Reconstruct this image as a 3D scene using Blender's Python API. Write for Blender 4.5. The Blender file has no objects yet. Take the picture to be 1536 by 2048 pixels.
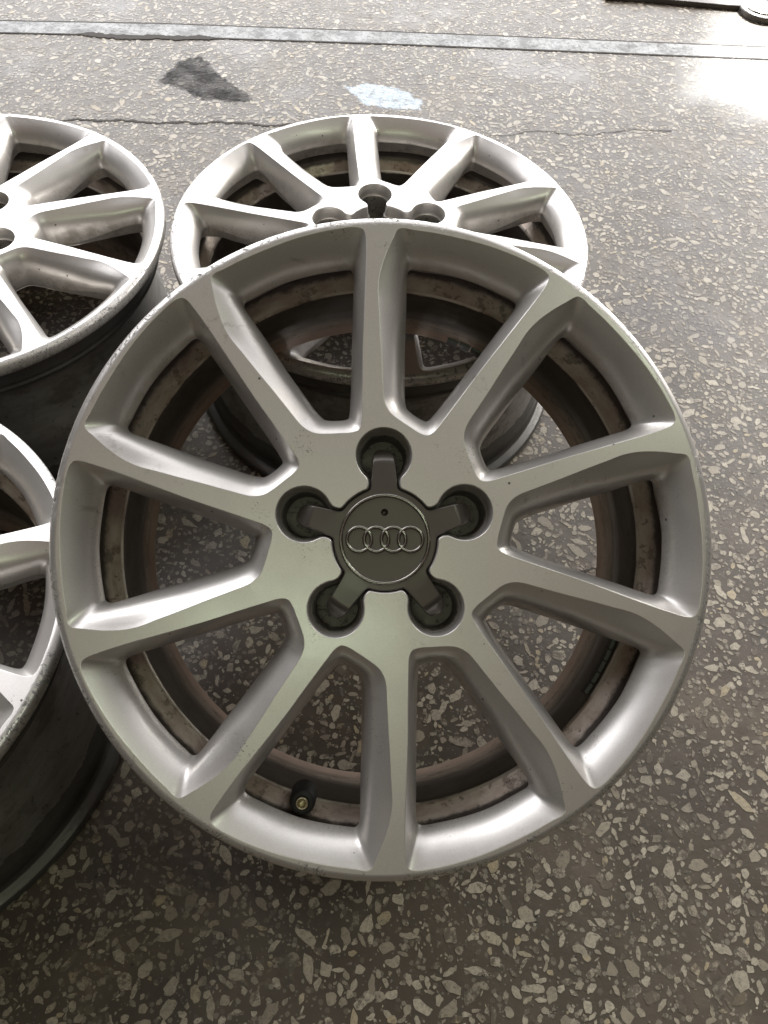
import bpy, math, random
import numpy as np
from mathutils import Matrix, Vector
from mathutils.geometry import delaunay_2d_cdt

random.seed(7)
rng = np.random.default_rng(11)
scn = bpy.context.scene
COL = scn.collection

# ------------------------------------------------------------------ camera
CAM_H = 0.7525
cd = bpy.data.cameras.new('camera')
cd.sensor_fit = 'VERTICAL'; cd.sensor_height = 24.0; cd.sensor_width = 18.0
cd.lens = 1541.35 / 2048 * 24.0
cd.clip_start = 0.01; cd.clip_end = 100
cam = bpy.data.objects.new('camera', cd); COL.objects.link(cam)
R_ = Vector((0.99764502, 0.05701207, 0.03813191)); U_ = Vector((-0.06858877, 0.82925836, 0.55464056)); F_ = Vector((0, 0.55594982, -0.83121586))
U_ = R_.cross(F_) ; U_.normalize()
if U_.z < 0: U_ = -U_
cam.matrix_world = Matrix(((R_.x, U_.x, -F_.x, 0), (R_.y, U_.y, -F_.y, 0), (R_.z, U_.z, -F_.z, CAM_H), (0, 0, 0, 1)))
scn.camera = cam

# ------------------------------------------------------------------ view transform
scn.view_settings.view_transform = 'Standard'
scn.view_settings.look = 'None'
scn.view_settings.exposure = 0.0
scn.view_settings.gamma = 1.0
scn.view_settings.use_curve_mapping = False

# ------------------------------------------------------------------ node helper
class NT:
    def __init__(self, tree):
        self.t = tree; self.n = tree.nodes; self.l = tree.links
    def new(self, kind, **kw):
        nd = self.n.new(kind)
        for k, v in kw.items(): setattr(nd, k, v)
        return nd
    def put(self, sock, v):
        if hasattr(v, 'is_output') or isinstance(v, bpy.types.NodeSocket): self.l.new(v, sock)
        elif isinstance(v, (tuple, list)) and sock.type == 'RGBA' and len(v) == 3: sock.default_value = (*v, 1)
        else: sock.default_value = v
    def math(self, op, a, b=0.0, c=None, clamp=False):
        nd = self.new('ShaderNodeMath', operation=op, use_clamp=clamp)
        self.put(nd.inputs[0], a); self.put(nd.inputs[1], b)
        if c is not None: self.put(nd.inputs[2], c)
        return nd.outputs[0]
    def noise(self, vec, scale, detail=4, rough=.55, dist=0.0):
        nd = self.new('ShaderNodeTexNoise')
        self.put(nd.inputs['Vector'], vec); nd.inputs['Scale'].default_value = scale
        nd.inputs['Detail'].default_value = detail; nd.inputs['Roughness'].default_value = rough
        nd.inputs['Distortion'].default_value = dist
        return nd.outputs['Fac']
    def vor(self, vec, scale, out='Distance', feature='F1'):
        nd = self.new('ShaderNodeTexVoronoi', feature=feature)
        self.put(nd.inputs['Vector'], vec); nd.inputs['Scale'].default_value = scale
        return nd.outputs[out]
    def step(self, v, lo, hi, smooth=True):
        nd = self.new('ShaderNodeMapRange', interpolation_type='SMOOTHSTEP' if smooth else 'LINEAR')
        self.put(nd.inputs[0], v); self.put(nd.inputs[1], lo); self.put(nd.inputs[2], hi)
        nd.inputs[3].default_value = 0; nd.inputs[4].default_value = 1
        return nd.outputs[0]
    def mix(self, f, a, b):
        nd = self.new('ShaderNodeMix', data_type='RGBA')
        self.put(nd.inputs[0], f); self.put(nd.inputs[6], a); self.put(nd.inputs[7], b)
        return nd.outputs[2]
    def lerp(self, f, a, b):
        nd = self.new('ShaderNodeMix', data_type='FLOAT')
        self.put(nd.inputs[0], f); self.put(nd.inputs[2], a); self.put(nd.inputs[3], b)
        return nd.outputs[0]
    def vadd(self, a, b, op='ADD'):
        nd = self.new('ShaderNodeVectorMath', operation=op)
        self.put(nd.inputs[0], a); self.put(nd.inputs[1], b)
        return nd.outputs[0]
    def bump(self, h, strength=.3, dist=.001, normal=None):
        nd = self.new('ShaderNodeBump'); nd.inputs['Strength'].default_value = strength
        nd.inputs['Distance'].default_value = dist; self.put(nd.inputs['Height'], h)
        if normal is not None: self.put(nd.inputs['Normal'], normal)
        return nd.outputs[0]

def material(name):
    m = bpy.data.materials.new(name); m.use_nodes = True
    k = NT(m.node_tree); b = m.node_tree.nodes['Principled BSDF']
    return m, k, b

# ------------------------------------------------------------------ world: dim workshop interior
w = bpy.data.worlds.new('World'); scn.world = w; w.use_nodes = True
k = NT(w.node_tree)
bg = w.node_tree.nodes['Background']
geo = k.new('ShaderNodeTexCoord')
sep = k.new('ShaderNodeSeparateXYZ'); k.put(sep.inputs[0], geo.outputs['Generated'])
ramp = k.new('ShaderNodeValToRGB'); k.put(ramp.inputs[0], sep.outputs[2])
cr = ramp.color_ramp
cr.elements[0].position = 0.0; cr.elements[0].color = (.05, .044, .038, 1)
cr.elements[1].position = 1.0; cr.elements[1].color = (.25, .225, .195, 1)
for pos, c in ((.35, (.085, .072, .064, 1)), (.60, (.090, .056, .046, 1)), (.72, (.145, .084, .068, 1)), (.85, (.185, .106, .086, 1))):
    e = cr.elements.new(pos); e.color = c
front = k.math('MULTIPLY', k.step(sep.outputs[1], .12, .75), k.math('MULTIPLY', k.step(sep.outputs[2], .50, .60), k.step(sep.outputs[2], .90, .78)))
side = k.math('MAXIMUM', k.step(k.math('ABSOLUTE', sep.outputs[0]), .32, .62), k.step(sep.outputs[1], .0, .28))
amb = k.mix(k.math('MULTIPLY', side, .78), ramp.outputs[0], (.01, .009, .008))
k.put(bg.inputs[0], k.mix(front, amb, (2.2, 2.2, 2.25))); bg.inputs[1].default_value = 1.0

# ------------------------------------------------------------------ lamps
def area(name, loc, target, sx, sy, power, color=(1, 1, 1), spread=180):
    ld = bpy.data.lights.new(name, 'AREA'); ld.shape = 'RECTANGLE'; ld.size = sx; ld.size_y = sy
    ld.energy = power; ld.color = color; ld.spread = math.radians(spread)
    o = bpy.data.objects.new(name, ld); COL.objects.link(o)
    o.location = loc; o.rotation_euler = (Vector(target) - Vector(loc)).to_track_quat('-Z', 'Y').to_euler()
    return o
area('doorway_light', (0.0, 4.6, 1.42), (0.0, 0, 1.42), 7.2, 2.34, 340, (.975, .985, 1.0))
area('side_window_light', (-2.6, 2.6, 3.2), (-.3, .5, .2), 2.8, 2.4, 78, (.95, .96, 1.0))
area('right_fill_light', (2.9, 3.1, 1.65), (.4, .7, 0), 1.6, 1.2, 108, (1.0, .97, .93))  # added lamp with no visible source, brightens the floor on the right
area('ceiling_lamp_green', (-.25, -1.65, 3.0), (-.25, -1.65, 0), 1.0, .28, 6.6, (.80, 1.0, .70))
area('ceiling_lamp_side', (1.38, .05, 3.0), (1.38, .05, 0), .45, .6, 6.4, (.86, 1.0, .76))
sp = bpy.data.lights.new('bright_patch_light', 'SPOT'); sp.energy = 1500; sp.spot_size = math.radians(16); sp.spot_blend = .1
sp.shadow_soft_size = .03; sp.color = (1, .985, .95)
so = bpy.data.objects.new('bright_patch_light', sp); COL.objects.link(so); so.location = (1.6, 4.2, 2.6)
# added spot lights the bright floor patch; soft rectangular gobo with ragged edges
sp.use_nodes = True; kk = NT(sp.node_tree)
tcn = kk.new('ShaderNodeTexCoord').outputs['Normal']; sx = kk.new('ShaderNodeSeparateXYZ'); kk.put(sx.inputs[0], tcn)
gu = kk.math('DIVIDE', sx.outputs[0], sx.outputs[2]); gv = kk.math('ADD', kk.math('DIVIDE', sx.outputs[1], sx.outputs[2]), kk.math('MULTIPLY', gu, .22))
gn = kk.math('MULTIPLY', kk.math('SUBTRACT', kk.noise(tcn, 130, 7, .8), .5), .10)
mu = kk.step(kk.math('ADD', kk.math('ABSOLUTE', gu), gn), 0.086, .074); mv = kk.step(kk.math('ADD', kk.math('ABSOLUTE', gv), gn), .047, .038)
em = [n for n in sp.node_tree.nodes if n.type == 'EMISSION'][0]
kk.put(em.inputs['Strength'], kk.math('MULTIPLY', mu, mv))
so.rotation_euler = (Vector((.87, 1.575, 0)) - so.location).to_track_quat('-Z', 'Y').to_euler()

# ------------------------------------------------------------------ materials
def paint_material():
    m, k, b = material('silver_wheel_paint')
    tc = k.new('ShaderNodeTexCoord').outputs['Object']
    info = k.new('ShaderNodeObjectInfo').outputs['Random']
    sh = k.new('ShaderNodeCombineXYZ'); k.put(sh.inputs[0], k.math('MULTIPLY', info, 7.3)); k.put(sh.inputs[1], k.math('MULTIPLY', info, 3.1))
    v = k.vadd(tc, sh.outputs[0])
    s = k.new('ShaderNodeSeparateXYZ'); k.put(s.inputs[0], tc)
    r = k.math('SQRT', k.math('ADD', k.math('MULTIPLY', s.outputs[0], s.outputs[0]), k.math('MULTIPLY', s.outputs[1], s.outputs[1])))
    z = s.outputs[2]
    # brake dust film below the face, blotchy
    blot = k.noise(v, 28, 6, .65)
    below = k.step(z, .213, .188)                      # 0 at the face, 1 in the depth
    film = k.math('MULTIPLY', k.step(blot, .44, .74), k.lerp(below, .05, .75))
    smear = k.math('MULTIPLY', k.step(k.noise(v, 55, 6, .75, .8), .56, .70), k.step(k.noise(v, 8, 3), .50, .62))
    # pin-head specks
    d1 = k.vor(v, 95); c1 = k.vor(v, 95, 'Color')
    cs = k.new('ShaderNodeSeparateColor'); k.put(cs.inputs[0], c1)
    size = k.math('MULTIPLY', k.step(cs.outputs[0], .80, 1.0), .10)
    speck = k.math('LESS_THAN', d1, size)
    # clusters of fine grime
    fine = k.math('MULTIPLY', k.step(k.noise(v, 750, 3, .65), .60, .66), k.math('MAXIMUM', k.step(k.noise(v, 22, 3), .60, .70), k.math('MULTIPLY', below, k.step(k.noise(v, 30, 4, .6), .42, .56))))
    # scuffs on the lip
    stretched = k.new('ShaderNodeMapping'); k.put(stretched.inputs[0], v); stretched.inputs['Scale'].default_value = (1, 1, .3)
    lip = k.math('MULTIPLY', k.step(r, .2205, .2245), k.step(z, .198, .214))
    scuff = k.math('MULTIPLY', lip, k.math('MULTIPLY', k.step(k.noise(v, 170, 6, .8, 1.5), .535, .57), k.step(k.noise(v, 11, 2), .44, .50)))
    gouge = k.math('MULTIPLY', k.math('MULTIPLY', k.step(r, .2195, .2225), k.step(z, .204, .2155)), k.math('MULTIPLY', k.step(k.noise(v, 34, 9, .82, .6), .585, .60), k.step(k.noise(v, 130, 4, .8), .36, .5)))
    scuff = k.math('MAXIMUM', scuff, gouge)
    edge_grime = k.math('MULTIPLY', k.step(z, .214, .206), k.math('MULTIPLY', k.step(r, .2255, .228), k.step(k.noise(v, 60, 5, .7), .42, .62)))
    # hairline scratches
    mp = k.new('ShaderNodeMapping'); k.put(mp.inputs[0], v); mp.inputs['Scale'].default_value = (260, 14, 30); mp.inputs['Rotation'].default_value = (0, 0, .9)
    sc1 = k.math('MULTIPLY', k.step(k.noise(mp.outputs[0], 1, 2, .5), .715, .735), k.step(k.noise(v, 12, 2), .48, .56))
    base = k.mix(k.noise(v, 14, 4), (.71, .675, .64), (.78, .745, .71))
    flake = k.new('ShaderNodeSeparateColor'); k.put(flake.inputs[0], k.vor(v, 1700, 'Color'))
    base = k.mix(k.math('MULTIPLY', flake.outputs[0], .16), base, (.36, .35, .34))
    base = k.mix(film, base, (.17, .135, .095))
    base = k.mix(k.math('MULTIPLY', smear, .38), base, (.20, .165, .13))
    base = k.mix(k.math('MULTIPLY', fine, .75), base, (.06, .05, .035))
    base = k.mix(k.math('MULTIPLY', speck, .85), base, (.05, .043, .035))
    base = k.mix(k.math('MULTIPLY', scuff, .85), base, (.14, .135, .125))
    base = k.mix(k.math('MULTIPLY', edge_grime, .8), base, (.05, .047, .042))
    k.put(b.inputs['Base Color'], base)
    anyd = k.math('MAXIMUM', film, k.math('MAXIMUM', scuff, k.math('MAXIMUM', speck, edge_grime)))
    k.put(b.inputs['Metallic'], k.lerp(anyd, .66, .1))
    k.put(b.inputs['Roughness'], k.math('ADD', k.lerp(anyd, .34, .68), k.math('MULTIPLY', k.noise(v, 40, 4), .08)))
    k.put(b.inputs['Coat Weight'], k.lerp(anyd, .55, .0)); b.inputs['Coat Roughness'].default_value = .16
    orange = k.noise(v, 420, 2, .5)
    h = k.math('ADD', k.math('MULTIPLY', orange, .06), k.math('MULTIPLY', scuff, -1.6))
    h = k.math('ADD', h, k.math('MULTIPLY', k.noise(v, 2600, 1), .05))
    k.put(b.inputs['Normal'], k.bump(h, .35, .0006))
    return m

def barrel_material(inner):
    m, k, b = material('barrel_inside_metal' if inner else 'barrel_outside_metal')
    tc = k.new('ShaderNodeTexCoord').outputs['Object']
    s = k.new('ShaderNodeSeparateXYZ'); k.put(s.inputs[0], tc)
    r = k.math('SQRT', k.math('ADD', k.math('MULTIPLY', s.outputs[0], s.outputs[0]), k.math('MULTIPLY', s.outputs[1], s.outputs[1])))
    z = s.outputs[2]
    # streaks that run round the barrel
    ang = k.math('ARCTAN2', s.outputs[1], s.outputs[0])
    cx = k.new('ShaderNodeCombineXYZ'); k.put(cx.inputs[0], k.math('MULTIPLY', ang, .16)); k.put(cx.inputs[1], k.math('MULTIPLY', z, 2.6)); k.put(cx.inputs[2], k.math('MULTIPLY', r, 2.6))
    streak = k.noise(cx.outputs[0], 30, 6, .7)
    blot = k.noise(tc, 26, 6, .68)
    if inner:
        base = k.mix(k.step(streak, .38, .62), (.56, .49, .42), (.42, .335, .27))
        base = k.mix(k.math('MULTIPLY', k.step(blot, .48, .66), .5), base, (.30, .215, .16))
        base = k.mix(k.math('MULTIPLY', k.step(k.noise(k.vadd(tc, (1.7, .3, 0)), 60, 5, .75), .56, .62), .7), base, (.17, .14, .11))
    else:
        base = k.mix(k.step(streak, .35, .7), (.32, .31, .30), (.24, .23, .215))
        base = k.mix(k.step(blot, .50, .62), base, (.185, .172, .158))
    if inner:
        base = k.mix(k.math('MULTIPLY', k.step(z, .052, .040), .7), base, (.68, .50, .40))
    if inner:      # drop well and front gutter coloured darker, shoulder ring lighter
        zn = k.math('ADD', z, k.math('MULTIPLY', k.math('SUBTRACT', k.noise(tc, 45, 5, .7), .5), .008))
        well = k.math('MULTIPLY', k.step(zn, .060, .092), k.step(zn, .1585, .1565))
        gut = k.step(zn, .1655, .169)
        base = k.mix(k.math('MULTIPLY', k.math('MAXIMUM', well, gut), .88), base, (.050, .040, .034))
        ring = k.math('MULTIPLY', k.step(z, .1570, .1578), k.step(z, .1602, .1594))
        base = k.mix(k.math('MULTIPLY', ring, k.step(k.noise(tc, 22, 3), .38, .55)), base, (.80, .74, .66))  # painted bright line stands in for the edge highlight
    # bare dark bead seat with a ragged edge
    zz = k.math('ADD', z, k.math('MULTIPLY', k.math('SUBTRACT', k.noise(tc, 38, 5, .75), .5), .016))
    outer = k.step(r, .2095, .2125)
    bead = k.math('MULTIPLY', k.step(zz, .166, .1675), k.step(z, .2055, .2045))
    bead2 = k.math('MULTIPLY', k.step(zz, .046, .044), 1.0)
    bead = k.math('MULTIPLY', k.math('MAXIMUM', bead, k.math('MULTIPLY', bead2, k.step(r, .2085, .210))), k.step(r, .2085, .210))
    base = k.mix(k.math('MULTIPLY', bead, .8), base, (.07, .066, .06))
    crust = k.step(k.noise(tc, 120, 5, .75), .60, .66)
    base = k.mix(k.math('MULTIPLY', crust, .6), base, (.045, .035, .028))
    k.put(b.inputs['Base Color'], base)
    b.inputs['Metallic'].default_value = .45 if inner else .5
    k.put(b.inputs['Roughness'], k.math('ADD', k.math('MULTIPLY', blot, .35), .22))
    k.put(b.inputs['Normal'], k.bump(k.math('ADD', streak, k.math('MULTIPLY', crust, .4)), .35, .0007))
    return m

def simple(name, col, rough, metal=0.0, var=.15, scale=60, coat=0.0, bump=.1, dirt=None):
    m, k, b = material(name)
    tc = k.new('ShaderNodeTexCoord').outputs['Object']
    n = k.noise(tc, scale, 5, .6)
    base = k.mix(n, tuple(c * (1 - var) for c in col), tuple(min(1, c * (1 + var)) for c in col))
    if dirt: base = k.mix(k.math('MULTIPLY', k.step(k.noise(tc, scale * 2.3, 5, .7), .52, .62), .7), base, dirt)
    k.put(b.inputs['Base Color'], base)
    b.inputs['Metallic'].default_value = metal
    k.put(b.inputs['Roughness'], k.math('ADD', k.math('MULTIPLY', n, .15), rough - .07))
    b.inputs['Coat Weight'].default_value = coat; b.inputs['Coat Roughness'].default_value = .2
    k.put(b.inputs['Normal'], k.bump(k.noise(tc, scale * 8, 3), bump, .0004))
    return m

PAINT = paint_material()
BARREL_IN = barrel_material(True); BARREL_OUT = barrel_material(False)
POCKET_DARK = simple('pocket_dark_metal', (.22, .205, .185), .55, .4, .3, 120, 0, .3, (.03, .027, .024))  # darker tone for the lug pockets below their step
CAP = simple('cap_grey_plastic', (.122, .108, .096), .36, .55, .10, 40, .2, .06)
CHROME = simple('cap_ring_metal', (.42, .40, .37), .22, .95, .12, 200, 0, .05)
RUBBER = simple('black_rubber', (.012, .012, .011), .55, 0, .2, 200)
BRASS = simple('valve_brass', (.52, .46, .33), .3, .9, .1, 200)
LEAD = simple('weight_grey', (.05, .05, .048), .4, .5, .25, 150)
STRIP, k, b = material('floor_strip_metal')
_t = k.new('ShaderNodeTexCoord').outputs['Object']
_c = k.mix(k.step(k.noise(_t, 34, 6, .7), .40, .62), (.34, .34, .335), (.12, .115, .11))
_c = k.mix(k.math('MULTIPLY', k.step(k.noise(_t, 130, 5, .7), .52, .60), .8), _c, (.06, .055, .05))
k.put(b.inputs['Base Color'], _c); k.put(b.inputs['Roughness'], k.math('ADD', k.math('MULTIPLY', k.noise(_t, 20, 5), .5), .25))
k.put(b.inputs['Normal'], k.bump(k.noise(_t, 90, 5, .7), .6, .0015))
DARK = simple('seam_dirt', (.060, .052, .045), .85, 0, .4, 90)
PADM = simple('pad_steel', (.20, .19, .18), .4, .5, .5, 80, 0, .8, (.04, .035, .03))
ARM = simple('dark_steel', (.13, .115, .105), .5, .2, .3, 30, 0, .4)

# floor: terrazzo slab, chips are polygons of the same mesh
def floor_material(chips):
    m, k, b = material('terrazzo_chips' if chips else 'terrazzo_matrix')
    tc = k.new('ShaderNodeTexCoord').outputs['Object']
    big = k.noise(tc, 2.3, 5, .6); mid = k.noise(tc, 11, 6, .65); fin = k.noise(tc, 160, 6, .7); med = k.noise(tc, 45, 5, .7)
    matrix = k.mix(k.step(mid, .3, .7), (.074, .055, .040), (.112, .087, .065))
    matrix = k.mix(k.math('MULTIPLY', k.step(fin, .45, .7), .5), matrix, (.075, .066, .056))
    # fine sand-size grains in the cement
    wv = k.new('ShaderNodeTexNoise'); k.put(wv.inputs['Vector'], tc); wv.inputs['Scale'].default_value = 220
    dv = k.vadd(tc, k.vadd(wv.outputs['Color'], (.004, .004, .004), 'MULTIPLY'))
    g2 = k.new('ShaderNodeSeparateColor'); k.put(g2.inputs[0], k.vor(dv, 190, 'Color'))
    matrix = k.mix(k.math('MULTIPLY', k.math('MULTIPLY', k.step(g2.outputs[0], .70, .74), k.step(k.vor(dv, 190), .46, .38)), k.math('MULTIPLY', g2.outputs[1], .75)), matrix, (.36, .32, .26))
    gc = k.new('ShaderNodeSeparateColor'); k.put(gc.inputs[0], k.vor(tc, 420, 'Color'))
    grain = k.math('MULTIPLY', k.step(gc.outputs[0], .86, .93), k.step(k.vor(tc, 420), .42, .30))
    matrix = k.mix(k.math('MULTIPLY', grain, .55), matrix, (.30, .275, .235))
    if chips:
        at = k.new('ShaderNodeAttribute', attribute_name='chip'); at.attribute_type = 'GEOMETRY'
        sc = k.new('ShaderNodeSeparateColor'); k.put(sc.inputs[0], at.outputs['Color'])
        stone = k.mix(sc.outputs[0], (.30, .252, .19), (.54, .475, .375))
        stone = k.mix(k.step(sc.outputs[1], .86, 1.0), stone, (.46, .37, .235))
        stone = k.mix(k.math('MULTIPLY', k.step(k.noise(tc, 240, 5, .7), .42, .66), .55), stone, (.21, .19, .155))
        stone = k.mix(k.math('MULTIPLY', k.step(k.noise(tc, 520, 3, .7), .60, .66), .7), stone, (.06, .052, .045))
        # worn or smeared over: each chip fades by its own amount, in ragged areas
        wear = k.math('ADD', k.math('MULTIPLY', k.math('SUBTRACT', k.noise(tc, 150, 5, .78), .5), 2.1), k.math('MULTIPLY', k.math('SUBTRACT', med, .5), 1.4))
        wear = k.math('ADD', k.math('MULTIPLY', wear, 1.0), k.math('MULTIPLY', k.math('SUBTRACT', mid, .5), .9))
        fade = k.step(k.math('ADD', wear, sc.outputs[2]), .58, .92)
        base = k.mix(k.math('MULTIPLY', fade, .86), stone, matrix)
    else:
        base = matrix
    tone = k.noise(tc, 5.5, 4, .6)
    base = k.mix(k.math('MULTIPLY', k.step(tone, .50, .66), .30), base, (.19, .145, .105))
    # violet-brown oily areas
    oil = k.step(k.noise(tc, 3.6, 5, .62), .52, .66)
    base = k.mix(k.math('MULTIPLY', oil, .42), base, (.070, .057, .058))
    grime = k.math('MULTIPLY', k.step(k.noise(tc, 17, 6, .72), .55, .66), k.step(k.noise(tc, 4.5, 3), .42, .60))
    base = k.mix(k.math('MULTIPLY', grime, .6), base, (.045, .038, .033))
    wavy = k.math('MULTIPLY', k.math('SUBTRACT', k.noise(tc, 42, 6, .75), .5), .045)
    st = k.new('ShaderNodeAttribute', attribute_name='stain').outputs['Fac']
    bl = k.new('ShaderNodeAttribute', attribute_name='blue').outputs['Fac']
    stm = k.step(k.math('ADD', st, wavy), .005, -.004)
    stm = k.math('MULTIPLY', stm, k.lerp(k.step(k.noise(tc, 30, 5, .7), .40, .66), .97, .70))
    base = k.mix(stm, base, (.016, .012, .011))
    blm = k.math('MULTIPLY', k.step(k.math('ADD', bl, wavy), .004, -.004), k.lerp(k.step(k.noise(tc, 60, 5, .7), .48, .62), .92, .35))
    base = k.mix(blm, base, (.50, .60, .70))
    pits = k.step(k.noise(tc, 75, 4, .7), .66, .72)
    base = k.mix(k.math('MULTIPLY', pits, .75), base, (.02, .017, .015))
    k.put(b.inputs['Base Color'], base)
    k.put(b.inputs['Roughness'], k.lerp(oil, k.math('ADD', k.math('MULTIPLY', med, .30), .33), .36))
    k.put(b.inputs['Specular IOR Level'], k.lerp(stm, .50, .03))
    h = k.math('ADD', k.math('MULTIPLY', fin, .5), k.math('MULTIPLY', pits, -1.2))
    h = k.math('ADD', h, k.math('MULTIPLY', med, .6))
    k.put(b.inputs['Normal'], k.bump(h, .45, .0012))
    return m
FLOOR = floor_material(False); CHIP = floor_material(True)

# ------------------------------------------------------------------ object helpers
def link(name, me, mats, parent=None):
    o = bpy.data.objects.new(name, me); COL.objects.link(o)
    for m in mats: me.materials.append(m)
    if parent: o.parent = parent
    return o
def mesh(name, V, Fc, smooth=True):
    me = bpy.data.meshes.new(name); me.from_pydata([tuple(map(float, v)) for v in V], [], [list(map(int, f)) for f in Fc])
    if smooth:
        me.polygons.foreach_set('use_smooth', [True] * len(me.polygons))
    me.update(); return me

# ------------------------------------------------------------------ floor
STAIN = [(-0.435, 1.504), (-0.403, 1.521), (-0.391, 1.496), (-0.371, 1.462), (-0.315, 1.407), (-0.283, 1.376), (-0.295, 1.362), (-0.349, 1.364), (-0.396, 1.375), (-0.404, 1.391), (-0.434, 1.404), (-0.463, 1.413), (-0.455, 1.459)]
BLUE = [(-0.124, 1.442), (-0.081, 1.459), (-0.024, 1.448), (0.019, 1.407), (0.013, 1.384), (-0.048, 1.378), (-0.09, 1.393)]
def sdist(P, poly):
    poly = np.array(poly); n = len(poly); d = np.full(len(P), 9.0); ins = np.zeros(len(P), bool)
    for i in range(n):
        a = poly[i]; bb = poly[(i + 1) % n]; ab = bb - a
        t = np.clip(((P - a) @ ab) / (ab @ ab), 0, 1)
        d = np.minimum(d, np.hypot(*(P - a - t[:, None] * ab).T))
        cond = (a[1] > P[:, 1]) != (bb[1] > P[:, 1])
        xx = a[0] + (P[:, 1] - a[1]) / (ab[1] if ab[1] else 1e-9) * ab[0]
        ins ^= cond & (P[:, 0] < xx)
    return np.where(ins, -d, d)
def inside(P, poly): return sdist(P, poly) < 0

def build_floor():
    xs = np.concatenate([np.linspace(-9, -1.3, 8)[:-1], np.arange(-1.3, 1.3, .012), np.linspace(1.3, 9, 8)])
    ys = np.concatenate([np.linspace(-6, -.3, 8)[:-1], np.arange(-.3, 2.3, .012), np.linspace(2.3, 9, 8)])
    X, Y = np.meshgrid(xs, ys); nx, ny = len(xs), len(ys)
    V = [np.stack([X.ravel(), Y.ravel(), np.zeros(X.size)], 1)]
    I = np.arange(nx * ny).reshape(ny, nx)
    Q = np.stack([I[:-1, :-1], I[:-1, 1:], I[1:, 1:], I[1:, :-1]], -1).reshape(-1, 4).tolist()
    mat = [0] * len(Q); colr = [(0, 0, 0, 1)] * len(Q)
    # chips: darts with a cell hash so that they do not overlap
    cell = .0165; grid = {}; base = X.size; VV = []
    def dens(px, py): return 1.0
    def sow(n, rmin, rmax, power):
        nonlocal base
        for _ in range(n):
            px = random.uniform(-1.25, 1.2); py = random.uniform(-.25, 2.2)
            if abs(px) > .55 + .42 * max(py, 0): continue
            a = rmin + (rmax - rmin) * random.random() ** power
            el = random.uniform(1.0, 2.3) if random.random() < .8 else random.uniform(2.3, 3.6)
            ra, rb = a * math.sqrt(el), a / math.sqrt(el)
            gx, gy = int(px / cell + 500), int(py / cell + 500); ok = True
            for i in (-1, 0, 1):
                for j in (-1, 0, 1):
                    for (qx, qy, qr) in grid.get((gx + i, gy + j), ()):
                        if (qx - px) ** 2 + (qy - py) ** 2 < (qr + a) ** 2 * .62: ok = False; break
                    if not ok: break
                if not ok: break
            if not ok: continue
            grid.setdefault((gx, gy), []).append((px, py, a))
            nc = random.choice((4, 5, 5, 6, 6, 7)); th0 = random.uniform(0, 6.28)
            angs = sorted((i + random.uniform(-.32, .32)) / nc * 6.283 for i in range(nc))
            cor = [(math.cos(t) * ra * random.uniform(.62, 1.15), math.sin(t) * rb * random.uniform(.8, 1.12)) for t in angs]
            pts = []
            for i in range(nc):
                p, q = cor[i], cor[(i + 1) % nc]
                if a > .0024:
                    ed = math.hypot(q[0] - p[0], q[1] - p[1])
                    sharp = random.uniform(.06, .22)
                    for t in (sharp, .5, 1 - sharp):
                        jj = ed * (.085 if t == .5 else .04)
                        pts.append((p[0] + (q[0] - p[0]) * t + random.uniform(-jj, jj), p[1] + (q[1] - p[1]) * t + random.uniform(-jj, jj)))
                else: pts.append(p)
            ct, st = math.cos(th0), math.sin(th0); zr = random.random() * .00012
            VV.extend([(px + x * ct - y * st, py + x * st + y * ct, .0002 + zr) for x, y in pts])
            Q.append(list(range(base, base + len(pts)))); base += len(pts)
            mat.append(1); tint = min(1, max(0, random.gauss(.5, .3)))
            fade = random.random() ** .9 * .95
            colr.append((tint, random.random(), fade, 1))
    sow(34000, .0036, .0086, 2.0)
    sow(60000, .0024, .0044, 1.2)
    sow(70000, .0009, .0024, 1.2)
    V = np.concatenate([V[0], np.array(VV)])
    me = bpy.data.meshes.new('floor')
    me.from_pydata(V.tolist(), [], Q)
    me.polygons.foreach_set('material_index', mat)
    at = me.attributes.new('chip', 'FLOAT_COLOR', 'FACE'); at.data.foreach_set('color', np.array(colr, dtype=np.float32).ravel())
    P = V[:, :2]
    for nm, poly in (('stain', STAIN), ('blue', BLUE)):
        a = me.attributes.new(nm, 'FLOAT', 'POINT'); a.data.foreach_set('value', sdist(P, poly).astype(np.float32))
    me.update()
    o = link('floor', me, [FLOOR, CHIP]); o['kind'] = 'structure'

build_floor()

def ribbon(name, pts, w0, z, mat, parent=None, jit=.5, sub=9, thick=None):
    """irregular strip of dirt following a polyline"""
    P = []
    for i in range(len(pts) - 1):
        for j in range(sub):
            t = j / sub; P.append((pts[i][0] * (1 - t) + pts[i + 1][0] * t, pts[i][1] * (1 - t) + pts[i + 1][1] * t))
    P.append(pts[-1]); n = len(P); V = []; Fc = []; wob = 0
    for i, (x, y) in enumerate(P):
        wob = wob * .75 + random.gauss(0, .0012) * jit * 2
        taper = min(1, i / 6, (n - 1 - i) / 6)
        w = w0 * taper * (1 + jit * random.uniform(-.8, 1.0)); 
        V += [(x, y + wob - w, z), (x, y + wob + w, z)]
        if i: Fc.append((2 * i - 2, 2 * i, 2 * i + 1, 2 * i - 1))
    o = link(name, mesh(name, V, Fc, False), [mat], parent); o['kind'] = 'structure'
    return o
ribbon('floor_crack', [(-0.609, 1.268), (-0.58, 1.275), (-0.545, 1.274), (-0.508, 1.282), (-0.469, 1.283), (-0.434, 1.28), (-0.401, 1.289), (-0.366, 1.29), (-0.333, 1.3), (-0.298, 1.301), (-0.258, 1.296), (-0.215, 1.303), (-0.172, 1.312)], .0024, .0007, DARK)
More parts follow.
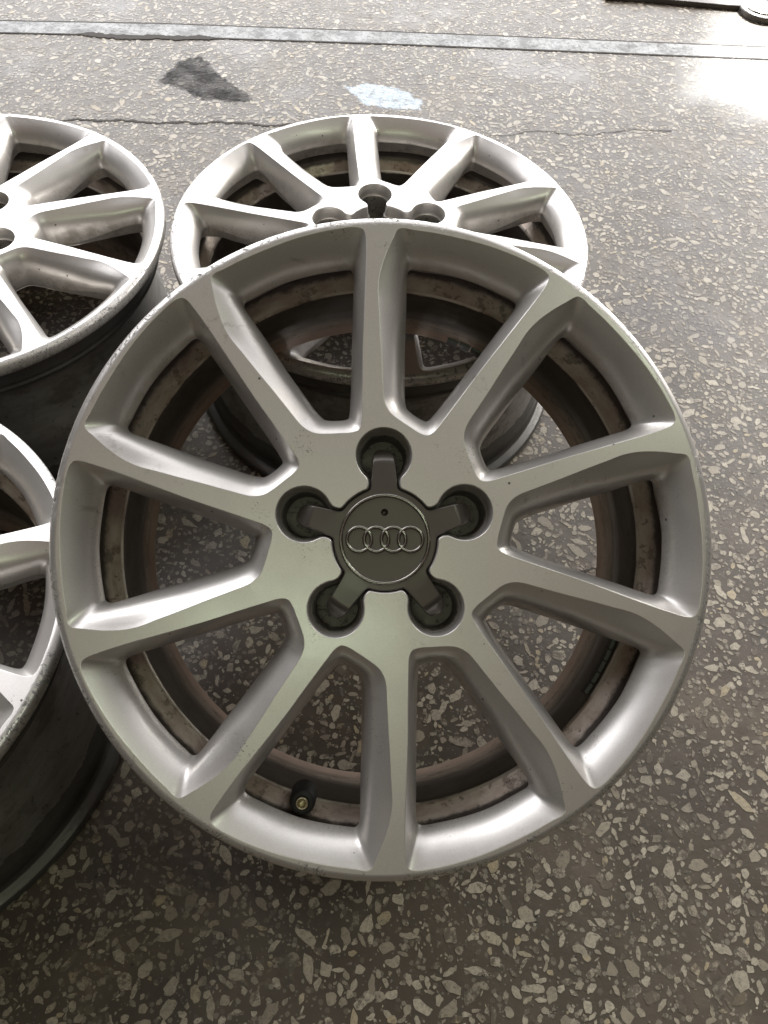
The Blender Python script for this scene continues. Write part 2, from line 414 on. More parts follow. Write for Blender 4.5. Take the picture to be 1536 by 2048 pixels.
ribbon('floor_crack', [(0.108, 1.311), (0.152, 1.313), (0.183, 1.324), (0.219, 1.337), (0.255, 1.337), (0.286, 1.333), (0.322, 1.342), (0.354, 1.35), (0.401, 1.363), (0.469, 1.368), (0.43, 1.366)], .0007, .0007, DARK)
ribbon('floor_crack', [(0.205, .435), (0.22, 0.44), (0.229, 0.443), (0.239, 0.446), (.262, .448)], .0012, .0007, DARK)

# flush joint strip across the floor with open seams on both sides
SA = [(-1.5, 1.52), (-0.818, 1.597), (-0.512, 1.629), (-0.066, 1.660), (0.31, 1.682), (0.618, 1.699), (1.6, 1.755)]
SB = [(-1.5, 1.474), (-0.803, 1.553), (-0.50, 1.581), (-0.063, 1.6125), (0.31, 1.634), (0.609, 1.651), (1.6, 1.708)]
def strip(name, lo, hi, z0, z1, mat):
    V = []; Fc = []
    for i, ((ax, ay), (bx, by)) in enumerate(zip(lo, hi)):
        V += [(ax, ay, z1), (bx, by, z1), (ax, ay, z0), (bx, by, z0)]
        if i:
            a = 4 * i - 4; c = 4 * i
            Fc += [(a, c, c + 1, a + 1), (a + 2, c + 2, c, a), (a + 1, c + 1, c + 3, a + 3)]
    n = len(V); Fc += [(0, 1, 3, 2), (n - 4, n - 2, n - 1, n - 3)]
    o = link(name, mesh(name, V, Fc, False), [mat]); o['kind'] = 'structure'; return o
strip('floor_seam', [(x, y - .0028) for x, y in SB], [(x, y + .0045) for x, y in SA], -.002, .0010, DARK)
strip('floor_strip', [(x, y + .001) for x, y in SB], [(x, y - .001) for x, y in SA], -.002, .0013, STRIP)
ribbon('floor_gap', [(-0.66, 1.569), (-0.623, 1.568), (-0.593, 1.568), (-0.554, 1.568), (-0.52, 1.575), (-0.479, 1.578), (-0.448, 1.582), (-0.42, 1.586), (-0.385, 1.588)], .0075, .0014, DARK, jit=.35)

# ------------------------------------------------------------------ wheel geometry (mm, front face at z = 0)
W = 218.0
FPT = [(-24.3, 73.8), (-18.7, 75.6), (-16.5, 80.5), (-16.0, 90.0), (-15.7, 111.2), (-15.4, 135.0), (-14.4, 164.7), (-13.5, 191.1), (-13.4, 207.4), (-14.1, 214.3), (-16.3, 217.9), (-21.6, 219.0), (-31.8, 217.7), (-45.2, 215.0), (-63.5, 209.7), (-81.0, 202.8), (-98.4, 194.9), (-112.2, 187.5), (-117.7, 184.8), (-120.1, 182.2), (-120.4, 179.3), (-119.3, 174.3), (-116.7, 162.9), (-112.7, 150.8), (-107.0, 139.9), (-98.2, 128.9), (-87.8, 115.9), (-76.8, 102.6), (-65.9, 89.0), (-57.9, 79.2), (-53.0, 75.4), (-47.5, 73.3), (-39.9, 73.0), (-31.2, 73.4)]
OPT = [(-29.9, 87.6), (-26.2, 88.8), (-25.1, 92.5), (-24.4, 101.5), (-23.8, 119.6), (-23.1, 153.6), (-22.6, 176.5), (-22.2, 189.5), (-22.3, 195.7), (-22.9, 199.5), (-24.4, 201.6), (-28.9, 202.0), (-37.9, 200.5), (-47.2, 198.7), (-58.4, 196.0), (-69.9, 192.4), (-81.4, 187.5), (-92.1, 182.1), (-99.5, 178.0), (-102.0, 176.4), (-102.9, 173.7), (-102.0, 170.7), (-99.3, 166.6), (-93.7, 158.3), (-87.3, 149.2), (-79.8, 138.0), (-71.1, 124.8), (-61.8, 111.8), (-53.6, 100.2), (-48.4, 93.5), (-45.1, 90.2), (-42.1, 87.9), (-38.0, 87.2), (-34.0, 87.2)]
DEPTH = 34.0
SUB = 5
def catmull(P):
    P = np.array(P, float); n = len(P); out = []
    for i in range(n):
        p0, p1, p2, p3 = P[i - 1], P[i], P[(i + 1) % n], P[(i + 2) % n]
        for j in range(SUB):
            t = j / SUB
            # centripetal-ish: chord limited tangents
            d1 = np.linalg.norm(p2 - p1); m1 = (p2 - p0) / (np.linalg.norm(p2 - p1) + np.linalg.norm(p1 - p0)) * d1
            m2 = (p3 - p1) / (np.linalg.norm(p3 - p2) + np.linalg.norm(p2 - p1)) * d1
            h = (2 * t**3 - 3 * t**2 + 1, t**3 - 2 * t**2 + t, -2 * t**3 + 3 * t**2, t**3 - t**2)
            out.append(h[0] * p1 + h[1] * m1 + h[2] * p2 + h[3] * m2)
    return np.array(out)
FW = catmull(FPT); OW = catmull(OPT); NW = len(FW)
_r = np.hypot(OW[:, 0], OW[:, 1]); _t = np.clip((_r - 118) / 80, 0, 1); LW = _t * _t * (3 - 2 * _t)     # 1 towards the rim
DI = DEPTH - 12.0 * LW
_foot = np.array([-17.3, -20.1]); OW = _foot + (OW - _foot) * ((541 + DI) / (541 + DEPTH))[:, None]
def rot(P, deg):
    a = math.radians(deg); c, s = math.cos(a), math.sin(a); P = np.asarray(P, float)
    return np.stack([P[..., 0] * c - P[..., 1] * s, P[..., 0] * s + P[..., 1] * c], -1)

# profile kinds: how the wall travels from face outline to through-opening
PROF = {'crest': [(.15, .06), (.35, .14), (.54, .23), (.70, .35), (.82, .50), (.91, .67), (.97, .85), (1, 1)],
        'steep': [(.12, .07), (.33, .20), (.53, .35), (.69, .50), (.82, .65), (.92, .80), (.97, .91), (1, 1)],
        'ledge': [(.16, .09), (.36, .22), (.55, .36), (.70, .50), (.83, .65), (.92, .80), (.97, .91), (1, 1)],
        'hub':   [(.12, .03), (.34, .10), (.55, .21), (.71, .35), (.83, .52), (.92, .70), (.97, .86), (1, 1)]}
def prof_at(i):
    u = i / SUB
    keys = [(0, 'hub'), (2, 'hub'), (4, 'steep'), (8, 'steep'), (11, 'ledge'), (17, 'ledge'), (22, 'crest'), (28, 'crest'), (31, 'hub'), (34, 'hub')]
    for (a, ka), (b_, kb) in zip(keys[:-1], keys[1:]):
        if a <= u <= b_:
            t = (u - a) / (b_ - a); return np.array(PROF[ka]) * (1 - t) + np.array(PROF[kb]) * t
IDX_R0, IDX_R1, IDX_L0, IDX_L1 = 3 * SUB, 8 * SUB, 21 * SUB, 29 * SUB      # seams between hub, spoke and rim

HUBR = 0.8
def hub_outline(off=0.0):
    """star cut-out: centre bore joined by short necks to five lug pockets"""
    Rc, Rp, Pc, hw = 36.6 - off, 19.4 - off, 57.9, 10.8 - off
    a0 = math.degrees(math.asin(hw / Rc)); pa = math.degrees(math.asin(hw / Rp)); pts = []
    for kx in range(5):
        one = []
        for a in np.linspace(-a0 - (72 - 2 * a0) / 2, -a0, 10)[:-1]: one.append((Rc * math.sin(math.radians(a)), Rc * math.cos(math.radians(a))))
        y0 = math.sqrt(Rc * Rc - hw * hw); y1 = Pc - math.sqrt(Rp * Rp - hw * hw)
        for t in (0, .33, .66): one.append((-hw, y0 + (y1 - y0) * t))
        for a in np.linspace(-90 - pa, -90 - (360 - pa) , 44): one.append((Rp * math.cos(math.radians(a)), Pc + Rp * math.sin(math.radians(a))))
        for t in (.66, .33, 0): one.append((hw, y0 + (y1 - y0) * t))
        for a in np.linspace(a0, a0 + (72 - 2 * a0) / 2, 10)[1:-1]: one.append((Rc * math.sin(math.radians(a)), Rc * math.cos(math.radians(a))))
        pts.append(rot(one, -72 * kx + HUBR))
    return np.concatenate(pts)
def fix_pocket():
    # the pocket arc must run the long way round, over the top
    P = hub_outline(0); return P
def smooth_loop(P, it=2):
    P = P.copy()
    for _ in range(it): P = P * .5 + (np.roll(P, 1, 0) + np.roll(P, -1, 0)) * .25
    return P

NOUT = 480
LIP = [(221.5, 0), (223.0, -.1), (224.2, -.75), (225.3, -1.1), (226.7, -2.1), (227.6, -4.0), (228.0, -7.0), (227.8, -10.5), (226.2, -13.5), (223.5, -15.0)]
BAR_OUT = [(223.5, -15.0), (218.5, -16.0), (215.6, -18.5), (214.9, -24), (214.4, -37), (213.2, -40), (214.6, -43), (212.5, -47), (205.5, -54), (201.0, -61), (199.6, -75), (199.4, -100), (201.5, -114), (206.0, -130), (208.0, -148), (210.0, -172), (212.6, -178), (214.8, -183), (215.4, -188), (215.6, -200), (217.6, -204.5), (222.5, -206.0), (226.2, -207.5), (227.8, -210.5), (227.6, -215), (225.5, -217.6), (221.5, -217.8), (214, -214), (210.2, -208)]
BAR_IN = [(208.4, -203), (207.8, -192), (206.0, -176), (203.6, -152), (201.5, -132), (197.0, -114), (194.6, -100), (194.4, -66), (195.1, -60.0), (196.3, -58.0), (199.5, -55.5), (205.4, -51.0), (208.6, -47.0), (209.4, -42), (209.4, -26)]

def build_wheel_arrays():
    V = []; N = []; faces = []; part = []; fl = []
    hubO = smooth_loop(hub_outline(0), 2)
    wins = [(rot(FW, 36 * q), rot(OW, 36 * q)) for q in range(10)]      # window q sits between spoke q (right) and q+1 (left)
    U = []
    for Fk, Ok in wins:
        u = Ok - Fk; U.append(u / np.linalg.norm(u, axis=1)[:, None])
    def hubU(P):
        t = np.roll(P, -1, 0) - np.roll(P, 1, 0); nn = np.stack([t[:, 1], -t[:, 0]], 1); nn /= np.linalg.norm(nn, axis=1)[:, None]
        area = .5 * np.sum(P[:, 0] * np.roll(P[:, 1], -1) - P[:, 1] * np.roll(P[:, 0], -1))
        return nn if area < 0 else -nn      # towards the inside of the cut-out
    hU = hubU(hubO)
    ring0 = [Fk - U[q] * .8 for q, (Fk, _) in enumerate(wins)]
    hub0 = hubO - hU * .7
    ang = np.linspace(0, 2 * math.pi, NOUT, endpoint=False)
    outer = np.stack([np.cos(ang), np.sin(ang)], 1) * LIP[0][0]

    def cls(c, back=False):
        """which part a face centroid belongs to"""
        for kx in range(10):
            p = rot(c, -36 * kx)
            if abs(p[0]) < 34 and p[1] > 0:
                if not back:
                    yl = 90.0 + (p[0] + 16) * (98.1 - 90.0) / 15.7; yo = 207.4 + (p[0] + 13.4) * (211.1 - 207.4) / 19.4
                    if -22 < p[0] < 12 and yl < p[1] < yo: return 1 + kx
                else:
                    yl = 101.5 + (p[0] + 24.4) * (104.1 - 101.5) / 40.2; yo = 195.7 + (p[0] + 22.3) * (198.1 - 195.7) / 40.2
                    if -26 < p[0] < 22 and yl < p[1] < yo: return 1 + kx
        return 0 if np.hypot(*c) < 130 else 11

    def plane(loops, seam_idx, z, nz, backp=False):
        wo = 2 if backp else 1
        pts = np.concatenate(loops); edges = []; o = 0; offs = []
        for L in loops:
            n = len(L); offs.append(o); edges += [(o + i, o + (i + 1) % n) for i in range(n)]; o += n
        for q in range(10):                       # seams across each spoke
            a = offs[wo + q]; b_ = offs[wo + (q - 1) % 10]
            edges += [(a + IDX_R0, b_ + IDX_L1), (a + IDX_R1, b_ + IDX_L0)]
        vo, eo, fo, ov, oe, of_ = delaunay_2d_cdt([Vector(p) for p in pts], edges, [], 0, 1e-5)
        vo = np.array([tuple(v) for v in vo]); cen = np.array([vo[list(f)].mean(0) for f in fo])
        keep = inside(cen, loops[0])
        for L in loops[1:]: keep &= ~inside(cen, L)
        base = len(V); V.extend([(p[0], p[1], z) for p in vo]); N.extend([(0, 0, nz)] * len(vo))
        for f, c, kp in zip(fo, cen, keep):
            if kp:
                f = list(f)
                a, b2, c2 = vo[f[0]], vo[f[1]], vo[f[2]]
                ccw = (b2[0] - a[0]) * (c2[1] - a[1]) - (b2[1] - a[1]) * (c2[0] - a[0]) > 0
                if ccw != (nz > 0): f = f[::-1]
                faces.append([base + i for i in f]); part.append(cls(c, backp))
    plane([outer] + ring0 + [hub0], None, 0.0, 1)

    def rings(L, closed_part, nfix=None):
        """L: list of (n,3) rings from the face downwards; closed_part(i)->part id per column"""
        n = len(L[0]); A = np.array(L); m = len(L); base = len(V)
        # smooth normals
        du = np.roll(A, -1, 1) - np.roll(A, 1, 1)
        dv = np.empty_like(A); dv[1:-1] = A[2:] - A[:-2]; dv[0] = A[1] - A[0]; dv[-1] = A[-1] - A[-2]
        nn = np.cross(du, dv); nn /= np.linalg.norm(nn, axis=2)[..., None] + 1e-12
        return A, nn, base
    def emit(L, partf, inward_axis_fn, top_flat=True):
        A, nn, base = rings(L, partf)
        m, n = A.shape[:2]
        # orient with the given function
        if inward_axis_fn(A, nn) < 0: nn = -nn
        if top_flat: nn[0] = (0, 0, 1)
        V.extend(A.reshape(-1, 3).tolist()); N.extend(nn.reshape(-1, 3).tolist())
        for j in range(m - 1):
            for i in range(n):
                i2 = (i + 1) % n; f = [base + j * n + i, base + j * n + i2, base + (j + 1) * n + i2, base + (j + 1) * n + i]
                p = np.array([A[j, i], A[j, i2], A[j + 1, i2]]); g = np.cross(p[1] - p[0], p[2] - p[0])
                if g @ nn[j + 1, i] < 0: f = f[::-1]
                faces.append(f); part.append(partf(i, j))
    for q, (Fk, Ok) in enumerate(wins):
        u = U[q]; L = [np.c_[Fk - u * .8, np.zeros(NW)], np.c_[Fk - u * .3, np.full(NW, -.12)], np.c_[Fk + u * .12, np.full(NW, -.45)]]
        pr = np.array([prof_at(i) for i in range(NW)])       # NW x steps x 2
        st = Fk + u * .12
        for s in range(pr.shape[1]):
            a = pr[:, s, 0][:, None]; bb = pr[:, s, 1]
            L.append(np.c_[st + (Ok - st) * a, -.45 - (DI - .45) * bb])
        L.append(np.c_[Ok + (u * .1), -DI - 1.0])
        L.append(np.c_[Ok - u * .8, -DI - 2.2])
        L.append(np.c_[Ok - u * (5.5 * LW)[:, None], np.full(NW, -DEPTH - 3.0)])
        cen = Fk.mean(0)
        def pf(i, j, q=q):
            if IDX_R0 <= i < IDX_R1: return 1 + q
            if IDX_R1 <= i < IDX_L0: return 11
            if IDX_L0 <= i < IDX_L1: return 1 + (q + 1) % 10
            return 0
        emit(L, pf, lambda A, nn, cen=cen: np.sum((np.r_[cen, 0] - A[5]) * nn[5]))
    # hub cut-out
    def hring(off, z): return np.c_[hubO + hU * off, np.full(len(hubO), z)]
    L = [hring(-.7, 0), hring(-.25, -.1), hring(.1, -.5), hring(.45, -2.0), hring(.9, -6), hring(1.4, -11), hring(1.7, -13), hring(2.2, -13.8), hring(2.9, -14.2), hring(3.4, -15.0), hring(3.9, -24), hring(4.4, -35)]
    emit(L, lambda i, j: 12 if j >= 7 else 0, lambda A, nn: np.sum(hU * nn[5][:, :2]))
    # pocket floor with bolt holes, a disc below the whole cut-out
    nb = 32; t = np.linspace(0, 2 * math.pi, nb, endpoint=False); holes = []
    for kx in range(5):
        c = rot((0, 57.9), -72 * kx + HUBR); holes.append(np.stack([np.cos(t) * 6.6 + c[0], np.sin(t) * 6.6 + c[1]], 1))
    holes.append(np.stack([np.cos(t) * 19.0, np.sin(t) * 19.0], 1))
    fl_out = hubO + hU * 4.4
    pts = np.concatenate([fl_out] + holes); edges = []; o = 0
    for Lp in [fl_out] + holes:
        n = len(Lp); edges += [(o + i, o + (i + 1) % n) for i in range(n)]; o += n
    vo, eo, fo, *_ = delaunay_2d_cdt([Vector(p) for p in pts], edges, [], 0, 1e-5)
    vo = np.array([tuple(v) for v in vo]); cen = np.array([vo[list(f)].mean(0) for f in fo]); keep = inside(cen, fl_out)
    for Lp in holes: keep &= ~inside(cen, Lp)
    base = len(V); V.extend([(p[0], p[1], -35.0) for p in vo]); N.extend([(0, 0, 1)] * len(vo))
    for f, kp in zip(fo, keep):
        if kp:
            f = list(f); a, b2, c2 = vo[f[0]], vo[f[1]], vo[f[2]]
            if (b2[0] - a[0]) * (c2[1] - a[1]) - (b2[1] - a[1]) * (c2[0] - a[0]) < 0: f = f[::-1]
            faces.append([base + i for i in f]); part.append(12)
    for Hk in holes:
        c = Hk.mean(0); rad = Hk - c; rad /= np.linalg.norm(rad, axis=1)[:, None]
        emit([np.c_[Hk, np.full(nb, -35.0)], np.c_[Hk, np.full(nb, -44.0)], np.c_[Hk, np.full(nb, -56.0)]], lambda i, j: 12, lambda A, nn, rad=rad: -np.sum(rad * nn[1][:, :2]), False)
    # back of the casting
    outb = np.stack([np.cos(ang), np.sin(ang)], 1) * 209.0
    hubback = np.stack([np.cos(ang[::4]), np.sin(ang[::4])], 1) * 20.0     # bore left open at the back
    plane([outb, hubback] + [Ok - U[q] * (5.5 * LW)[:, None] for q, (_, Ok) in enumerate(wins)], None, -DEPTH - 3.0, -1, True)
    # lip round-over
    emit([np.c_[np.cos(ang) * r_, np.sin(ang) * r_, np.full(NOUT, z_)] for r_, z_ in LIP], lambda i, j: 11, lambda A, nn: np.sum(A[5][:, :2] * nn[5][:, :2]))
    return np.array(V), np.array(N), faces, np.array(part)

def submesh(name, V, N, faces, sel):
    used = {}; vv = []; ff = []; nn = []
    for fi in sel:
        f = faces[fi]; g = []
        for i in f:
            if i not in used: used[i] = len(vv); vv.append(V[i])
            g.append(used[i]); nn.append(N[i])
        ff.append(g)
    me = bpy.data.meshes.new(name)
    vv = np.array(vv); vv = np.c_[vv[:, 0], vv[:, 1], vv[:, 2] + W] * .001
    me.from_pydata(vv.tolist(), [], ff)
    me.polygons.foreach_set('use_smooth', [True] * len(ff))
    me.normals_split_custom_set([tuple(map(float, n)) for n in nn])
    me.update(); return me

def lathe(name, prof, seg=256, closed=False, jitter=0):
    t = np.linspace(0, 2 * math.pi, seg, endpoint=False); V = []; Fc = []
    for r_, z_ in prof:
        V += [(math.cos(a) * r_ * .001, math.sin(a) * r_ * .001, (z_ + W) * .001) for a in t]
    m = len(prof)
    for j in range(m - 1 + (1 if closed else 0)):
        j2 = (j + 1) % m
        for i in range(seg):
            i2 = (i + 1) % seg; Fc.append((j * seg + i, j2 * seg + i, j2 * seg + i2, j * seg + i2))
    me = mesh(name, V, Fc); return me
def refine(P, n=2):
    P = np.array(P, float)
    for _ in range(n):                    # Chaikin rounding, ends kept
        Q = [P[0]]
        for a, b_ in zip(P[:-1], P[1:]): Q += [a * .88 + b_ * .12, a * .12 + b_ * .88]
        Q.append(P[-1]); P = np.array(Q)
    return P

VA, NA, FA, PA = build_wheel_arrays()
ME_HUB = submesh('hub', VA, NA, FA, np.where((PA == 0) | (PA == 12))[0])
ME_SPOKE = [submesh('spoke', VA, NA, FA, np.where(PA == 1 + q)[0]) for q in range(10)]
ME_RIM = submesh('rim_face', VA, NA, FA, np.where(PA == 11)[0])
_bo = refine(BAR_OUT, 2).tolist(); _bi = refine(BAR_IN, 2).tolist()
ME_BAR = lathe('barrel', _bo + _bi, 320)
for me in [ME_HUB, ME_RIM] + ME_SPOKE: me.materials.append(PAINT)
ME_HUB.materials.append(POCKET_DARK)
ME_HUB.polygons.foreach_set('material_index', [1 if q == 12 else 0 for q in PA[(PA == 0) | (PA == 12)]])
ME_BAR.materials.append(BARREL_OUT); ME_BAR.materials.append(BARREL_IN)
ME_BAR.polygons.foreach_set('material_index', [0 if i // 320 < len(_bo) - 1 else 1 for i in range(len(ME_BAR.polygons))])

def mk(name, me, parent):
    o = bpy.data.objects.new(name, me); COL.objects.link(o); o.parent = parent; return o
def wheel(label, loc, M3=None, rz=0.0):
    e = bpy.data.objects.new('alloy_wheel', None); COL.objects.link(e); e.empty_display_size = .1
    e['label'] = label; e['category'] = 'wheel'; e['group'] = 'silver ten-spoke alloy wheels'
    if M3 is not None: e.matrix_world = Matrix.Translation(loc) @ M3.to_4x4()
    else: e.location = loc; e.rotation_euler = (0, 0, math.radians(rz))
    mk('hub', ME_HUB, e); mk('rim_face', ME_RIM, e); mk('barrel', ME_BAR, e)
    for q in range(10): mk('spoke', ME_SPOKE[q], e)
    return e

# leaning wheel
ex = Vector((0.99731331, 0.07244317, 0.01086924)); nv = Vector((0.0262133, -0.49148143, 0.87049346)).normalized()
ex = (ex - nv * ex.dot(nv)).normalized(); ey = nv.cross(ex)
M3 = Matrix((ex, ey, nv)).transposed()
cc = Vector((0.00197367, 0.27910565, -0.45100526 + CAM_H))
main = wheel('dull silver wheel with four-ring centre cap, tilted in front on top of the others', cc - nv * W * .001, M3)
wheel('bare silver wheel lying flat behind the capped one, its near half hidden', (-0.02497, 0.73552, 0), rz=9.5).scale = (1.009, 1.009, 1.009)
wheel('bright silver wheel lying flat at the far left, cut by the photo edge', (-0.48737, 0.68384, 0), rz=-31.5)
wheel('scuffed silver wheel at the near left, only its right edge in view', (-0.45976, 0.22949, 0), rz=5.0)

main.scale = (1.006, 1.006, 1.006)
# ---- parts only the front wheel shows
def local(P): return [(p[0] * .001, p[1] * .001, (p[2] + W) * .001) for p in P]
def tube(name, c, axis_z0, rings_, mat, parent, seg=40, cap=True):
    V = []; Fc = []
    for r_, z_ in rings_:
        V += [(c[0] + math.cos(t) * r_, c[1] + math.sin(t) * r_, z_ + axis_z0) for t in np.linspace(0, 2 * math.pi, seg, endpoint=False)]
    for j in range(len(rings_) - 1):
        for i in range(seg):
            i2 = (i + 1) % seg; Fc.append((j * seg + i, j * seg + i2, (j + 1) * seg + i2, (j + 1) * seg + i))
    if cap: Fc.append(tuple(range((len(rings_) - 1) * seg, len(rings_) * seg)))
    me = mesh(name, local(V), Fc); me.materials.append(mat); return mk(name, me, parent)
VC = (-57.2, -183.5)
vs = tube('valve_stem', VC, -28, [(9.6, -26), (9.3, -14), (9.2, -6), (8.8, -2.6), (7.9, -.9), (6.2, -.2), (4.6, 0), (4.5, -3.0)], RUBBER, main, cap=False)
vt = tube('valve_tip', VC, -28, [(4.4, -3.0), (4.4, .4), (4.1, .9), (3.6, 1.0), (3.15, .7), (3.0, -4.5), (.5, -5)], BRASS, vs)

def weight(a0, a1, nseg, r_, z0, z1, parent):
    V = []; Fc = []; gap = .12
    for s in range(nseg):
        b0 = a0 + (a1 - a0) * s / nseg; b1 = a0 + (a1 - a0) * (s + 1 - gap) / nseg; base = len(V); n = 5
        for i in range(n + 1):
            a = math.radians(b0 + (b1 - b0) * i / n); c, si = math.cos(a), math.sin(a)
            for (rr, zz) in ((r_, z0), (r_ - 3.2, z0 + .8), (r_ - 3.6, (z0 + z1) / 2), (r_ - 3.2, z1 - .8), (r_, z1)): V.append((c * rr, si * rr, zz))
        for i in range(n):
            for j in range(4):
                p = base + i * 5 + j; Fc.append((p, p + 5, p + 6, p + 1))
        Fc.append(tuple(base + j for j in range(5))); Fc.append(tuple(base + n * 5 + 4 - j for j in range(5)))
    me = mesh('balance_weight', local(V), Fc, False); me.materials.append(LEAD); return mk('balance_weight', me, parent)
weight(-36.5, -22, 5, 195.0, -82, -66, main)
weight(62, 72, 3, 207.5, -196, -180, main)

# ---- centre cap
def build_cap(parent):
    Rc = 35.3; A = 9.3; B = 7.2; tip = 63.5; out = []
    a0 = math.degrees(math.asin(A / Rc))
    for kx in range(5):
        one = []
        for a in np.linspace(-36, -a0, 12)[:-1]: one.append((Rc * math.sin(math.radians(a)), Rc * math.cos(math.radians(a))))
        y0 = math.sqrt(Rc * Rc - A * A)
        for t in np.linspace(0, 1, 14): one.append((-(A + (B - A) * t), y0 + (60.5 - y0) * t))
        for t in np.linspace(0, 1, 9)[1:-1]:
            x = -B + 2 * B * t; one.append((x, 60.5 + (tip - 60.5) * (1 - (x / B) ** 2) ** .5 - .8 * (x / B)))
        for t in np.linspace(1, 0, 14): one.append(((A + (B - A) * t), y0 + (60.5 - y0) * t))
        for a in np.linspace(a0, 36, 12)[1:-1]: one.append((Rc * math.sin(math.radians(a)), Rc * math.cos(math.radians(a))))
        out.append(rot(one, -72 * kx + HUBR))
    P = smooth_loop(np.concatenate(out), 2)
    t_ = np.roll(P, -1, 0) - np.roll(P, 1, 0); nn = np.stack([t_[:, 1], -t_[:, 0]], 1); nn /= np.linalg.norm(nn, axis=1)[:, None]
    if np.sum(P[:, 0] * np.roll(P[:, 1], -1) - P[:, 1] * np.roll(P[:, 0], -1)) > 0: nn = -nn
    def zt(p):
        r_ = np.hypot(p[..., 0], p[..., 1]); s = np.clip((r_ - 36) / 16, 0, 1); e = np.clip((r_ - 53) / 9, 0, 1)
        return -1.6 - 1.2 * s - 7.5 * e ** 1.6
    inner = P + nn * .9
    t = np.linspace(0, 2 * math.pi, 96, endpoint=False); groove = np.stack([np.cos(t) * 30.0, np.sin(t) * 30.0], 1)
    hc = rot((0, 18.6), HUBR); t2 = t[::6]; dot = np.stack([np.cos(t2) * 2.5 + hc[0], np.sin(t2) * 2.5 + hc[1]], 1)
    extra = []; eedges = []
    base_n = len(inner) + len(groove) + len(dot)
    for kx in range(5):
        for y in np.linspace(40, 61, 15):
            hw = (A + (B - A) * (y - 34) / 26.5) - 1.6
            i0 = base_n + len(extra)
            for x in (-hw, -hw / 2, 0, hw / 2, hw): extra.append(rot((x, y), -72 * kx + HUBR))
    pts = np.concatenate([inner, groove, dot, np.array(extra)]); edges = []; o = 0
    for L in (inner, groove, dot):
        n = len(L); edges += [(o + i, o + (i + 1) % n) for i in range(n)]; o += n
    vo, eo, fo, *_ = delaunay_2d_cdt([Vector(p) for p in pts], edges, [], 0, 1e-5)
    vo = np.array([tuple(v) for v in vo]); cen = np.array([vo[list(f)].mean(0) for f in fo])
    keep = inside(cen, inner) & ~inside(cen, groove)
    V = [(p[0], p[1], float(zt(np.array(p)))) for p in vo]; Fc = []
    for f, kp in zip(fo, keep):
        if kp:
            f = list(f); a, b2, c2 = vo[f[0]], vo[f[1]], vo[f[2]]
            if (b2[0] - a[0]) * (c2[1] - a[1]) - (b2[1] - a[1]) * (c2[0] - a[0]) < 0: f = f[::-1]
            Fc.append(f)
    rings_ = [(inner, 0), (P + nn * .3, -.2), (P, -.9), (P - nn * .1, -6.0)]
    n = len(P); b0 = len(V)
    for L, dz in rings_: V += [(p[0], p[1], float(z) + dz) for p, z in zip(L, zt(L))]
    for j in range(3):
        for i in range(n):
            i2 = (i + 1) % n; Fc.append((b0 + j * n + i, b0 + j * n + i2, b0 + (j + 1) * n + i2, b0 + (j + 1) * n + i))
    me = mesh('center_cap', local(V), Fc); me.materials.append(CAP)
    cap = mk('center_cap', me, parent)
    # badge disc, very slightly domed, with the small round hole
    V = []; Fc = []; rr = [30.05, 29.6, 29.2, 27.5, 25.5, 23.0]
    seg = 96
    discp = np.stack([np.cos(t) * 29.4, np.sin(t) * 29.4], 1)
    ex_ = [(math.cos(a) * r_, math.sin(a) * r_) for r_ in (6, 12, 18, 24, 27) for a in np.linspace(0, 6.283, 30, endpoint=False) if math.hypot(math.cos(a) * r_ - hc[0], math.sin(a) * r_ - hc[1]) > 4]
    pts = np.concatenate([discp, dot, np.array(ex_)]); edges = [(i, (i + 1) % 96) for i in range(96)] + [(96 + i, 96 + (i + 1) % 16) for i in range(16)]
    vo, eo, fo, *_ = delaunay_2d_cdt([Vector(p) for p in pts], edges, [], 0, 1e-5)
    vo = np.array([tuple(v) for v in vo]); cen = np.array([vo[list(f)].mean(0) for f in fo]); keep = inside(cen, discp) & ~inside(cen, dot)
    dz = lambda p: -1.75 - .55 * (1 - (np.hypot(p[0], p[1]) / 29.4) ** 2)
    V = [(p[0], p[1], dz(p)) for p in vo]
    for f, kp in zip(fo, keep):
        if kp:
            f = list(f); a, b2, c2 = vo[f[0]], vo[f[1]], vo[f[2]]
            if (b2[0] - a[0]) * (c2[1] - a[1]) - (b2[1] - a[1]) * (c2[0] - a[0]) < 0: f = f[::-1]
            Fc.append(f)
    b0 = len(V)
    for z in (dz(hc), dz(hc) - 4): V += [(p[0], p[1], z) for p in dot]
    for i in range(16): i2 = (i + 1) % 16; Fc.append((b0 + i, b0 + i2, b0 + 16 + i2, b0 + 16 + i))
    Fc.append(tuple(b0 + 16 + i for i in range(16)))
    me = mesh('badge_disc', local(V), Fc); me.materials.append(CAP); mk('badge_disc', me, cap)
    def torus(name, c, R, a, b_, z, mat, seg=96, sec=12):
        V = []; Fc = []
        for i in range(seg):
            th = 2 * math.pi * i / seg
            for j in range(sec):
                ph = 2 * math.pi * j / sec; q = R + a * math.cos(ph)
                V.append((c[0] + q * math.cos(th), c[1] + q * math.sin(th), z + b_ * math.sin(ph)))
        for i in range(seg):
            for j in range(sec):
                i2 = (i + 1) % seg; j2 = (j + 1) % sec; Fc.append((i * sec + j, i2 * sec + j, i2 * sec + j2, i * sec + j2))
        me = mesh(name, local(V), Fc); me.materials.append(mat); return mk(name, me, cap)
    torus('trim_ring', (0, 0), 30.2, 1.35, 1.1, -1.75, CAPR)
    for s in (-1.5, -.5, .5, 1.5):
        torus('emblem_ring', (s * 11.75, 0), 8.35, 1.3, 1.35 + .04 * s, -2.15, CAPR, 72)
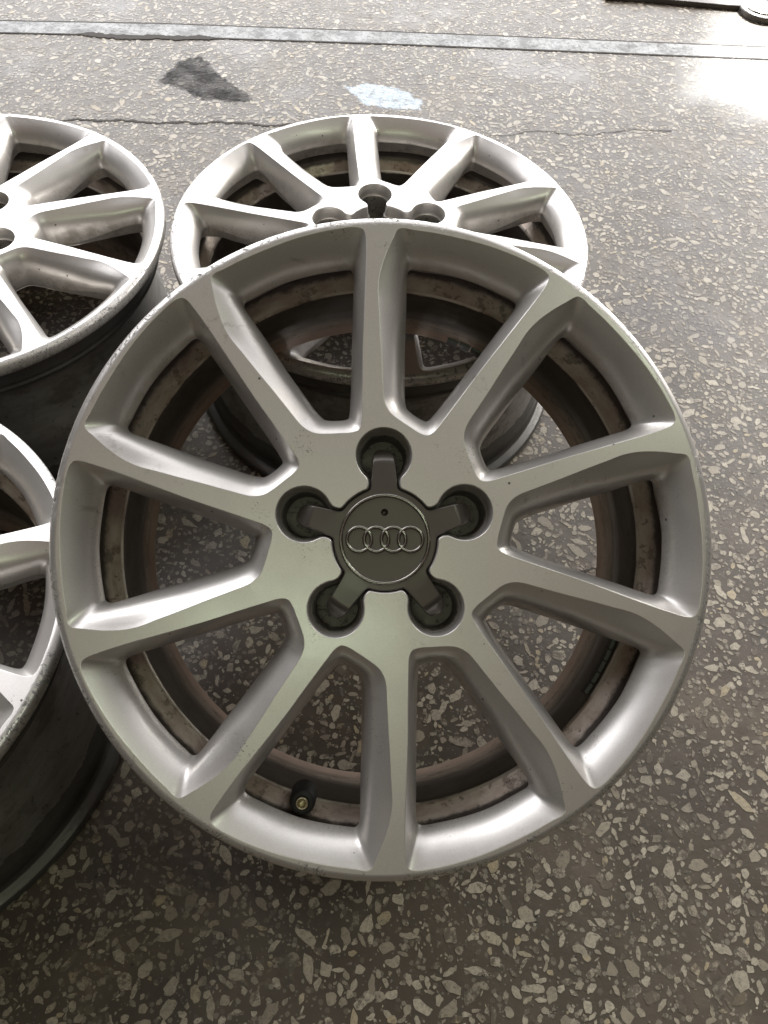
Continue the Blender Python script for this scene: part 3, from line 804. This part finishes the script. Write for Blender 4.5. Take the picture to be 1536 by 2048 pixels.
CAPR = simple('cap_ring_metal_dull', (.30, .285, .26), .20, .95, .10, 200, 0, .03)
build_cap(main)

# ------------------------------------------------------------------ dark steel arm with a ringed pad, far right corner
arm = bpy.data.objects.new('lift_arm', None); COL.objects.link(arm); arm.location = (.72, 1.92, 0)
arm['label'] = 'dark steel arm with a small ringed pad on the floor, far right corner'; arm['category'] = 'steel arm'
def prism(name, poly, z0, z1, mat, parent, bev=.003):
    P = np.array(poly); c = P.mean(0); V = []; Fc = []
    d = P - c; d /= np.linalg.norm(d, axis=1)[:, None]
    for L, z in ((P, z0), (P, z1 - bev), (P - d * bev * .3, z1 - bev * .3), (P - d * bev, z1)): V += [(p[0] - .72, p[1] - 1.92, z) for p in L]
    n = len(P)
    for j in range(3):
        for i in range(n): i2 = (i + 1) % n; Fc.append((j * n + i, j * n + i2, (j + 1) * n + i2, (j + 1) * n + i))
    Fc.append(tuple(3 * n + i for i in range(n)))
    me = mesh(name, V, Fc, False); me.materials.append(mat); o = bpy.data.objects.new(name, me); COL.objects.link(o); o.parent = parent; return o
prism('beam', [(.40, 1.868), (.49, 1.871), (.66, 1.862), (.90, 1.872), (1.4, 1.94), (1.4, 2.06), (.66, 2.02), (.40, 1.97)], .001, .010, ARM, arm)
th = np.linspace(0, 2 * math.pi, 40, endpoint=False)
pad = prism('pad', [(.737 + math.cos(t) * .050, 1.862 + math.sin(t) * .054) for t in th], .0005, .012, PADM, arm)
V = []; Fc = []
for i in range(48):
    t = 2 * math.pi * i / 48
    for j in range(8):
        p = 2 * math.pi * j / 8; q = .036 + .0045 * math.cos(p); V.append((.017 + math.cos(t) * q, -.058 + math.sin(t) * q * 1.05, .012 + .003 * math.sin(p)))
for i in range(48):
    for j in range(8): i2 = (i + 1) % 48; j2 = (j + 1) % 8; Fc.append((i * 8 + j, i2 * 8 + j, i2 * 8 + j2, i * 8 + j2))
me = mesh('pad_ring', V, Fc); me.materials.append(CHROME); o = bpy.data.objects.new('pad_ring', me); COL.objects.link(o); o.parent = arm
